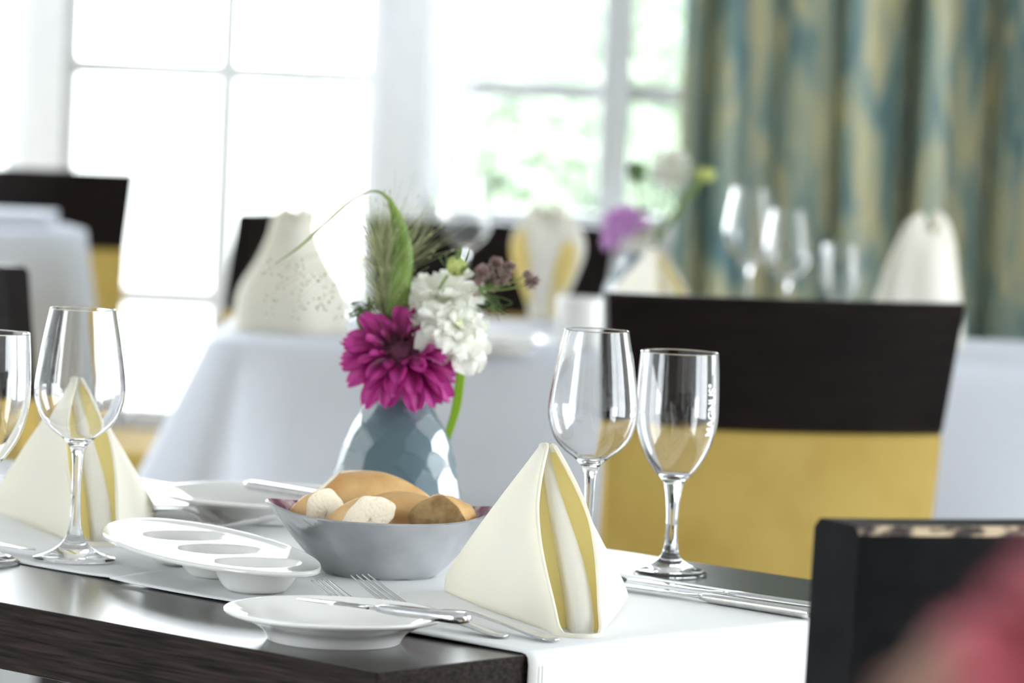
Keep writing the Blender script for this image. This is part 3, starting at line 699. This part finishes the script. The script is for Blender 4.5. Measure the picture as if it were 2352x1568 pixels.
def bread(px, py, D, axis, up, L, ry, rz, label, c1=0, c2=0, face=M_crumb, taper=0.0, dz=0, tapr=0.0, pk=.4):
    """baguette piece: axis = direction of the +x cut face, c1/c2 = slant of the cuts"""
    x = Vector(axis).normalized(); z = (Vector(up)-x*x.dot(Vector(up))).normalized(); y = z.cross(x)
    r = empty('bread_slice', PD(px,py,D)+Vector((0,0,dz)), label, 'bread', group='bread slices in the metal bowl'); r.rotation_euler = Matrix((x,y,z)).transposed().to_euler()
    n, m = 40, 14; V = []; rg = random.Random(int(px))
    def pt(i, k, sc=1.0):
        t = i/(m-1); th = 2*math.pi*k/n; c, s = math.cos(th), math.sin(th)
        f = (1-taper*(max(0,pk-t)/pk)**2-tapr*(max(0,t-pk)/(1-pk))**1.6)*(1+.05*math.sin(t*math.pi))*(1+.02*math.sin(3*th+t*4)+.03*math.exp(-((th-1.3)/.22)**2)*math.sin(t*9))
        f *= 1+.05*math.cos(2*th+px*.7)+.035*math.cos(5*th+py+t*2)+.02*math.sin(9*th+t*7); yy = ry*c*f*sc; zz = rz*((abs(s)**1.12) if s > 0 else s*.55)*f*sc; xx = lerp(-L/2, L/2, t)
        xx += (c1*zz+.15*yy*c1)*t+(c2*zz)*(1-t); return (xx, yy, zz)
    for i in range(m):
        for k in range(n): V.append(pt(i,k))
    add('crust', V, grid_faces(m, n, False, True), M_crust, r)
    for e, i in ((1,m-1),(0,0)):
        W = []
        for ri, sc in enumerate((1,.96,.7,.4,.02)):
            for k in range(n):
                q = pt(i,k,sc); W.append((q[0]+(.0015 if e else -.0015)*(1 if sc < .97 else .2)+rg.uniform(-.0005,.0005)*(sc<.9), q[1], q[2]))
        Fc = grid_faces(5, n, False, True); add('crumb', W, Fc, face, r)
    return r
bread(862,1146,3.455,(1,-.15,-.20),(0,-.2,1),.088,.028,.0245,'long crusty bread piece at the back of the bowl', .5,.7, taper=.35, tapr=.55, pk=.40)
bread(920,1188,3.405,(1,-.35,-.08),(0,-.25,1),.074,.024,.0200,'golden bread piece lying across the middle of the bowl', .3,.5, taper=.45, tapr=.3, pk=.45)
bread(728,1188,3.375,(.66,-.60,.42),(-.3,-.2,.9),.020,.024,.0205,'bread slice with pale crumb at the left of the bowl', .2,.1)
bread(826,1203,3.345,(.58,-.72,.32),(-.3,-.1,.9),.026,.029,.0195,'bread slice with pale crumb in front of the golden piece', .1,.1)
bread(1018,1197,3.365,(-.28,-.95,.08),(0,0,1),.034,.0255,.0195,'rounded bread end with toasted cut face at the right', 0,0, M_toast)

# ------------------------------------------------------------------ vases and flowers
def vase_meshes():
    prof = smooth_prof([(.053,0),(.0565,.004),(.0578,.020),(.0572,.033),(.0540,.050),(.0478,.075),(.0415,.090),(.0335,.103),(.0245,.116),(.0222,.120),(.0226,.1225)], 10)
    zs = np.array([p[1] for p in prof]); rs_ = np.array([p[0] for p in prof]); rgv = np.random.default_rng(3)
    C = []
    for zc in (.008,.026,.045,.063,.081,.097,.109):
        rr = np.interp(zc, zs, rs_); k = max(6, int(2*math.pi*rr/.025)); o = rgv.uniform(0,6.28)
        for i in range(k): C.append((o+2*math.pi*i/k+rgv.uniform(-.12,.12), zc+rgv.uniform(-.003,.003)))
    cen = []; nor = []
    for a, zc in C:
        rr = np.interp(zc, zs, rs_); dr = (np.interp(zc+.002, zs, rs_)-np.interp(zc-.002, zs, rs_))/.004
        nv = np.array([math.cos(a), math.sin(a), -dr]); nv /= np.linalg.norm(nv); cen.append((rr*math.cos(a), rr*math.sin(a), zc)); nor.append(nv)
    cen = np.array(cen); nor = np.array(nor); n = 200; V = []
    zz = np.linspace(0, .1225, 110)
    for z in zz:
        rr = np.interp(z, zs, rs_)
        for k in range(n):
            a = 2*math.pi*k/n; d = np.array([math.cos(a), math.sin(a), 0]); p = d*rr+np.array([0,0,z]); i = np.argmin(((cen-p)**2).sum(1))
            den = nor[i]@d; t = (nor[i]@(cen[i]-np.array([0,0,z])))/max(den,.3); t = rr+np.clip(t-rr, -.005, .0035)
            if z > .112: t = lerp(t, rr, min(1,(z-.112)/.006))
            V.append((t*d[0], t*d[1], z))
    outer = (V, grid_faces(110, n, False, True))
    bot = [(1e-5,0),(.04,0),(.0525,0)]; inn = [(max(.0195,r-.0055), z) for r, z in prof[::-1] if z > .007]; inn[0] = (.0200,.1225)
    rim = [(.0222,.1232),(.0212,.1236),(.0203,.1232)]
    g2_ = lathe(rim+inn+[(.03,.0065),(1e-5,.0065)], 96); g3_ = lathe(bot, n)
    return mesh('body', *join(outer, g3_), M_vase), mesh('inner_wall', *g2_, M_vase)
VM = vase_meshes()
def vase(loc, label, sc=1, rz=0):
    r = empty('flower_vase', loc, label, 'vase', rz); r.scale = (sc,)*3; obj('body', VM[0], r); obj('inner_wall', VM[1], r); return r
vc = P(906,1212,.7502); vase(vc, 'faceted blue grey glass vase of flowers behind the bread bowl')
def vp(px, py, dd=0.0): return PD(px, py, vc.y+dd)
neck = vp(904,912); low = Vector((vc.x-.01, vc.y, vc.z+.02))
def stemtube(pts, r, parent, m=M_stem, name='stem'):
    inv = parent.matrix_basis.inverted(); c = curve([tuple(inv@Vector(p)) for p in pts], 6); V, Fc = tube(c, r, 8); return add(name, V, Fc, m, parent)
def petal_mesh(L, W, bend, cup, notch=.15, ruffle=0, m=None, nm='petal', seed=0):
    nu, nv = 12, 7; V = []; rg = random.Random(seed)
    for i in range(nu):
        t = i/(nu-1); wd = W*min(1,.22+1.25*t)*(1-.55*max(0,(t-.72)/.28)**2)
        for j in range(nv):
            q = 2*j/(nv-1)-1; ln = L*t*(1-notch*(t**3)*(1-abs(math.cos(q*2.6))))
            z = bend*t*t*L+cup*wd*q*q+ruffle*t*math.sin(q*5+seed)*W*.3+ruffle*W*.12*math.sin(t*9+q*3+seed)
            V.append((ln, q*wd/2, z))
    return mesh(nm, V, grid_faces(nu, nv), m)
def axis_rot(ax): return Vector(ax).to_track_quat('Z','Y').to_euler()
def bloom(name, loc, ax, label, layers, meshes, centre, cat='flower', stem=None, seed=1, sc=1, stem_r=.0018):
    rg = random.Random(seed); r = empty(name, loc, label, cat); r.rotation_euler = axis_rot(ax); r.scale = (sc,)*3; bpy.context.view_layer.update()
    for li, (cnt, elev, z0, r0, s0) in enumerate(layers):
        for k in range(cnt):
            a = 2*math.pi*(k+.5*(li%2))/cnt+rg.uniform(-.1,.1); el = R(elev+rg.uniform(-9,9)); s = s0*rg.uniform(.88,1.1)
            me = meshes[rg.randrange(len(meshes))]; o = obj('petal', me, r)
            o.matrix_local = Matrix.Rotation(a,4,'Z')@Matrix.Translation((r0,0,z0))@Matrix.Rotation(-el,4,'Y')@Matrix.Rotation(rg.uniform(-.35,.35),4,'X')@Matrix.Scale(s,4)
    if centre:
        rr, hz, m = centre; V, Fc = lathe([(rr*math.cos(t), hz*math.sin(t)) for t in (0,.3,.6,.9,1.2,1.5)], 32); add('flower_centre', V, Fc, m, r)
    if stem: stemtube(stem, stem_r, r)
    return r
gm = [petal_mesh(.050,.0205,-.18,.20,.13,.38,M_ger,seed=s) for s in (1,2,3,4)]
gc = vp(920,812,-.028)
gl = bloom('gerbera_bloom', gc, (.02,-.66,.75), 'large magenta gerbera bloom at the front of the near vase',
      [(14,-16,0,.007,1.08),(13,3,.002,.008,.96),(12,22,.004,.009,.76),(11,40,.005,.013,.46),(10,58,.005,.015,.26)], gm, (.0150,.0075,M_gerd), stem=[gc-Vector((0,-.008,.004)), lerp(gc,neck,.5)+Vector((0,.012,0)), neck, low], seed=4, sc=1.0)
wm = [petal_mesh(.034,.030,-.22,.10,.12,.45,M_whitep,seed=s) for s in (1,2,3)]
wc = vp(1046,752,-.02)
bloom('white_scabiosa', wc, (.45,-.55,.72), 'white ruffled bloom right of the magenta gerbera',
      [(9,-26,0,.004,1.2),(9,0,.002,.004,1.0),(10,26,.004,.003,.62),(12,55,.005,.003,.33)], wm, (.008,.008,M_wcentre), stem=[wc, lerp(wc,neck,.5)+Vector((0,.02,.0)), neck+Vector((.008,.004,0)), low+Vector((.02,0,0))], seed=2)
w2 = vp(1022,690,.015)
bloom('white_scabiosa', w2, (-.1,-.3,.95), 'second white bloom standing just above the larger white one',
      [(8,14,0,.003,1.05),(7,48,.002,.003,.9)], wm, (.006,.006,M_wcentre), stem=[w2, lerp(w2,neck,.5)+Vector((.0,.02,0)), neck+Vector((.004,.008,0)), low+Vector((.012,.01,0))], seed=5)
# strap leaves
def strap(name, pix, widths, m, label, dd=0, cup=.12, side=(1,0,0), dds=None):
    root = empty(name, neck, label, 'leaf'); pts = [vp(x,y,(dds[i] if dds else dd))-neck for i,(x,y) in enumerate(pix)]
    c = curve([tuple(p) for p in pts], 8); wd = [float(np.interp(i/(len(c)-1), np.linspace(0,1,len(widths)), widths)) for i in range(len(c))]
    V, Fc = ribbon(c, wd, side, 5, cup); o = add('blade', V, Fc, m, root); solid(o, .0004, 0); return root
strap('grass_leaf', [(896,930),(900,820),(908,720),(925,600),(918,520),(893,455)], [.010,.016,.021,.019,.0125,.004], M_green, 'broad upright green grass blade bent above the gerbera', 0, .18)
bpy.context.view_layer.update()
lf = [o for o in bpy.data.objects if o.name.startswith('grass_leaf')][0]
pts = [vp(x,y,.0)-neck for x,y in [(893,457),(872,441),(845,441),(805,462),(750,510),(690,565),(632,606)]]
c = curve([tuple(p) for p in pts], 8); V, Fc = ribbon(c, [float(np.interp(i/(len(c)-1),[0,.3,.6,1],[.0035,.0016,.0032,.0006])) for i in range(len(c))], (.3,0,1), 3, 0); solid(add('leaf_tip', V, Fc, M_green, lf), .0004, 0)
strap('lime_leaf', [(968,905),(1005,830),(1042,785),(1058,830),(1056,880),(1047,940),(1026,1008)], [.004,.006,.007,.0078,.0085,.008,.0062], M_lime, 'lime green strap leaf hanging down right of the vase', .03, .05, dds=[0,.01,.02,.02,.02,.02,.02])
# bristly grass head
gr = empty('bristle_grass', neck, 'feathery bristle grass plume rising behind the gerbera', 'grass')
V = []; Fc = []; rg = random.Random(5); b0 = vp(888,760,.01)-neck
for i in range(240):
    t = rg.random(); base = b0.lerp(vp(872,560,.015)-neck, t*.9)
    tx = 876+rg.gauss(0,1)*48+(45 if rg.random() < .3 else 0); ty = lerp(700,455,t)+rg.gauss(0,1)*22-abs(rg.gauss(0,22))
    dirx = (tx-878); ty += abs(dirx)*.15
    tip = vp(tx, ty, rg.gauss(0,.016))-neck; mid = (base+tip)/2+Vector((0,0,.003))
    v, f = tube([base, mid, tip], [.00026,.00022,.00013], 3, False); o_ = len(V); V += v; Fc += [tuple(k+o_ for k in q) for q in f]
    if rg.random() < .55:
        d = (tip-mid).normalized(); v, f = tube([tip-d*.004, tip-d*.002, tip], [.0002,.0006,.0001], 4, False); o_ = len(V); V += v; Fc += [tuple(k+o_ for k in q) for q in f]
for i in range(150):
    base = vp(898,640,.02)-neck; tip = vp(905+rg.gauss(0,80), 560-abs(rg.gauss(0,75)), rg.gauss(.02,.02))-neck
    v, f = tube([base, (base+tip)/2+Vector((rg.gauss(0,.003),0,.002)), tip], [.0002,.00018,.00012], 3, False); o_ = len(V); V += v; Fc += [tuple(k+o_ for k in q) for q in f]
for i in range(90):   # drooping seeds at the left
    base = vp(870,600,.02)-neck; tip = vp(600+rg.random()*190, 590+rg.random()*120+ (20 if i%2 else 0), rg.gauss(.02,.015))-neck
    d = Vector((.4,0,-.6)).normalized(); v, f = tube([tip, tip+d*.0012, tip+d*.0024], [.0002,.0008,.0002], 4, False); o_ = len(V); V += v; Fc += [tuple(k+o_ for k in q) for q in f]
    if i % 3 == 0:
        v, f = tube([base, lerp(base,tip,.6)+Vector((0,0,.012)), tip], .00009, 3, False); o_ = len(V); V += v; Fc += [tuple(k+o_ for k in q) for q in f]
tag(add('bristles', V, Fc, M_bristle, gr), kind='stuff')
stemtube([vp(872,560,.015), vp(888,760,.01), neck+Vector((-.004,.004,0)), low+Vector((-.01,0,0))], .0011, gr)
# green bud with bracts
bu = empty('scabiosa_bud', vp(1047,615,.01), 'pale green flower bud with thin bracts above the white blooms', 'flower bud')
bu.rotation_euler = axis_rot((.35,-.25,.9)); bpy.context.view_layer.update()
V, Fc = lathe(smooth_prof([(.0005,-.008),(.006,-.005),(.0095,.001),(.0085,.007),(.004,.010),(.0003,.011)],4), 24); add('bud', V, Fc, M_budg, bu)
bm1 = petal_mesh(.020,.0035,.25,.1,0,0,M_fennel,'bract')
for k in range(10):
    o = obj('bract', bm1, bu); o.matrix_local = Matrix.Rotation(k*.63,4,'Z')@Matrix.Translation((.004,0,-.006))@Matrix.Rotation(-R(15+30*(k%3)),4,'Y')@Matrix.Scale(.8+.25*(k%3),4)
stemtube([vp(1028,632,.01), vp(1005,672,.012), vp(965,790,.01), neck+Vector((.006,.006,0)), low+Vector((.015,.01,0))], .0012, bu)
# brown umbel
um = empty('brown_umbel', vp(1100,668,.0), 'brown seeding umbel leaning out to the right of the near vase', 'flower')
bpy.context.view_layer.update(); rg = random.Random(9)
stemtube([vp(1100,668), vp(1070,706,.0), vp(1010,800,.0), neck+Vector((.010,.002,0)), low+Vector((.025,0,0))], .0016, um, M_brown)
for j, (x,y,s) in enumerate([(1108,626,17),(1140,606,15),(1172,612,12),(1150,640,20),(1128,655,15),(1222,650,17),(1212,632,10),(1100,645,11)]):
    root = vp(x,y,rg.gauss(0,.006))-um.location; V = []; Fc = []
    for i in range(110):
        d = Vector((rg.gauss(0,1),rg.gauss(0,1),rg.gauss(.5,.9))).normalized(); L = 1.25*s/2545*rg.uniform(.6,1.1)
        v, f = tube([root, root+d*L*.7, root+d*L], [.0002,.0005,.0007], 4); o_ = len(V); V += v; Fc += [tuple(k+o_ for k in q) for q in f]
    tag(add('floret', V, Fc, M_brown, um), kind='stuff')
    stemtube([vp(1100,668), lerp(vp(1100,668), um.location+root, .55)+Vector((0,0,-.002)), um.location+root], .0007, um, M_stem, 'spoke')
for k in range(16):
    stemtube([vp(1100,668), vp(1120+rg.gauss(0,25),690+rg.random()*10), vp(1110+rg.gauss(10,55),715+rg.gauss(0,14))], .0003, um, M_fennel, 'bract')
# fine fennel foliage at the left and the little green bud
fe = empty('feathery_sprig', vp(842,720), 'dark feathery green sprig left above the gerbera', 'foliage'); bpy.context.view_layer.update()
stemtube([vp(846,682,.01), vp(848,745,.01), neck+Vector((-.008,.006,0)), low+Vector((-.02,.01,0))], .0013, fe)
for j, (x0,y0) in enumerate([(846,735),(838,722),(848,712),(842,700)]):
    for k in range(9):
        tx, ty = 800+rg.random()*75, 690+rg.random()*60
        stemtube([vp(x0,y0), vp((x0+tx)/2,(y0+ty)/2-6,rg.gauss(0,.004)), vp(tx,ty,rg.gauss(0,.006))], [.0008]*6+[.0005]*7 if False else .00055, fe, M_fennel, 'leaflet')
V, Fc = lathe(smooth_prof([(.0003,-.012),(.004,-.008),(.0065,0),(.005,.006),(.0003,.008)],4), 20); o = add('bud', [(x-.003,y,z-.005) for x,y,z in V], Fc, M_fennel, fe)

# ---- far vase and its flowers
vc2 = P(1462,770,.7505); vase(vc2, 'small blue grey vase of lilac flowers on the far white table', 1.05, 1.0)
def v2(px, py, dd=0.0): return PD(px, py, vc2.y+dd)
n2k = v2(1480,585); l2 = Vector((vc2.x,vc2.y,vc2.z+.02))
pm = [petal_mesh(.042,.016,-.2,.2,.2,.4,M_purple,seed=s) for s in (1,2)]
pc = v2(1425,508); bloom('lilac_bloom', pc, (-.6,-.4,.68), 'lilac bloom drooping to the left from the far vase', [(14,-10,0,.004,1.1),(12,18,.003,.004,.8),(10,48,.004,.003,.5)], pm, (.008,.006,M_purple), stem=[pc, v2(1465,530), n2k, l2], seed=3)
bc2 = v2(1542,388,.02); bloom('pale_globe_flower', bc2, (0,-.2,1), 'pale globe shaped flower standing tallest in the far vase', [(10,-50,0,.004,.9),(12,-10,.002,.004,.9),(12,30,.004,.003,.9),(10,65,.005,.003,.8)], wm, (.014,.012,M_wcentre), stem=[bc2, v2(1530,480,.01), n2k+Vector((.006,0,0)), l2], seed=6)
gc2 = v2(1618,402); r = empty('green_seed_head', gc2, 'yellow green seed head leaning right over the far napkin', 'flower'); bpy.context.view_layer.update()
V, Fc = lathe(smooth_prof([(.0005,-.012),(.012,-.009),(.019,0),(.014,.009),(.0005,.013)],4), 24); add('seed_head', V, Fc, M_budg, r); stemtube([gc2, v2(1575,458), v2(1530,520), n2k+Vector((.01,0,0)), l2], .005, r)
dc2 = v2(1462,392); r = empty('dark_seed_head', dc2, 'dark green seed head rising on the left of the far vase', 'flower'); bpy.context.view_layer.update()
V, Fc = lathe(smooth_prof([(.0005,-.022),(.008,-.014),(.016,0),(.012,.012),(.0005,.016)],4), 24); add('seed_head', V, Fc, M_fennel, r); stemtube([dc2, v2(1470,480), n2k, l2], .0022, r)
root = empty('arching_leaf', n2k, 'olive green leaf arching over the rim of the far vase', 'leaf'); c = curve([tuple(v2(x,y)-n2k) for x,y in [(1492,585),(1500,520),(1530,502),(1565,515),(1600,560)]], 8)
V, Fc = ribbon(c, [float(np.interp(i/(len(c)-1),[0,.5,1],[.008,.012,.004])) for i in range(len(c))], (0,1,0), 5, .1); solid(add('blade', V, Fc, M_green, root), .0005, 0)
w3 = v2(1468,545); bloom('white_scabiosa', w3, (0,-.8,.4), 'small white bloom at the neck of the far vase', [(9,0,0,.003,.9),(9,35,.002,.003,.6)], wm, (.006,.005,M_wcentre), stem=[w3, n2k, l2], seed=8)

# ------------------------------------------------------------------ blurred flower on the neighbouring table in front
fp = PD(2430,1560,.92)
ft = empty('side_table', (fp.x+.06, fp.y, 0), 'small round side table just in front of the camera', 'table')
V, Fc = lathe([(1e-5,.72),(.22,.72),(.225,.725),(.225,.745),(.22,.75),(1e-5,.75)], 64); add('tabletop', V, Fc, M_dwood, ft)
V, Fc = lathe([(.18,0),(.18,.015),(.03,.03),(.025,.70),(.06,.72)], 40); add('pedestal', V, Fc, M_black, ft)
vase((fp.x+.06, fp.y, .7505), 'blue grey vase below the blurred pink bloom at lower right', 1.0, 2.0)
rm = [petal_mesh(.045,.020,-.05,.2,.1,.3,M_red,seed=s) for s in (1,2)]
fl = Vector((fp.x, fp.y, fp.z)); nk = Vector((fp.x+.06, fp.y, .86)); lw = Vector((fp.x+.06, fp.y, .78))
bloom('pink_bloom', fl+Vector((.012,0,.002)), (-.1,-.5,.85), 'blurred pink red bloom at the lower right corner', [(14,0,0,.003,.85),(12,25,.003,.003,.7),(10,55,.004,.002,.5)], rm, (.008,.006,M_red), stem=[fl+Vector((.012,0,0)), nk, lw], seed=3)
M_tan = leafy('tan_petal', (.42,.26,.20), (.55,.36,.28), .2, 30)
tm_ = [petal_mesh(.03,.02,-.05,.2,.1,.3,M_tan,seed=s) for s in (1,2)]
tl = PD(2270,1640,.95); bloom('tan_bloom', tl, (-.1,-.5,.85), 'blurred beige bloom below the pink one', [(10,0,0,.003,.8),(9,35,.003,.003,.6)], tm_, (.006,.005,M_tan), stem=[tl, nk, lw], seed=4)

# ------------------------------------------------------------------ pendant lamps behind the camera
for k, (x, y) in enumerate([(-1.2,-.8), (.3,-1.1), (1.6,-.7)]):
    r = empty('pendant_lamp', (x,y,2.0), ['warm pendant lamp over the left rear table','warm pendant lamp over the middle rear table','warm pendant lamp over the right rear table'][k], 'lamp')
    V, Fc = lathe([(.03,.22),(.05,.2),(.16,.02),(.165,0),(.16,0),(.045,.19),(.025,.21)], 40); add('lamp_shade', V, Fc, M_frame, r)
    V, Fc = tube([(0,0,.2),(0,0,.9)], .004, 6); add('cord', V, Fc, M_black, r)
    em = NT('warm_bulb'); em.set(Base_Color=(1,.8,.5,1), Emission_Color=(1,.62,.28,1), Emission_Strength=4)
    V, Fc = lathe([(.0005,.02),(.02,.03),(.028,.055),(.02,.085),(.012,.11),(.012,.2)], 20); add('bulb', V, Fc, em.m, r)
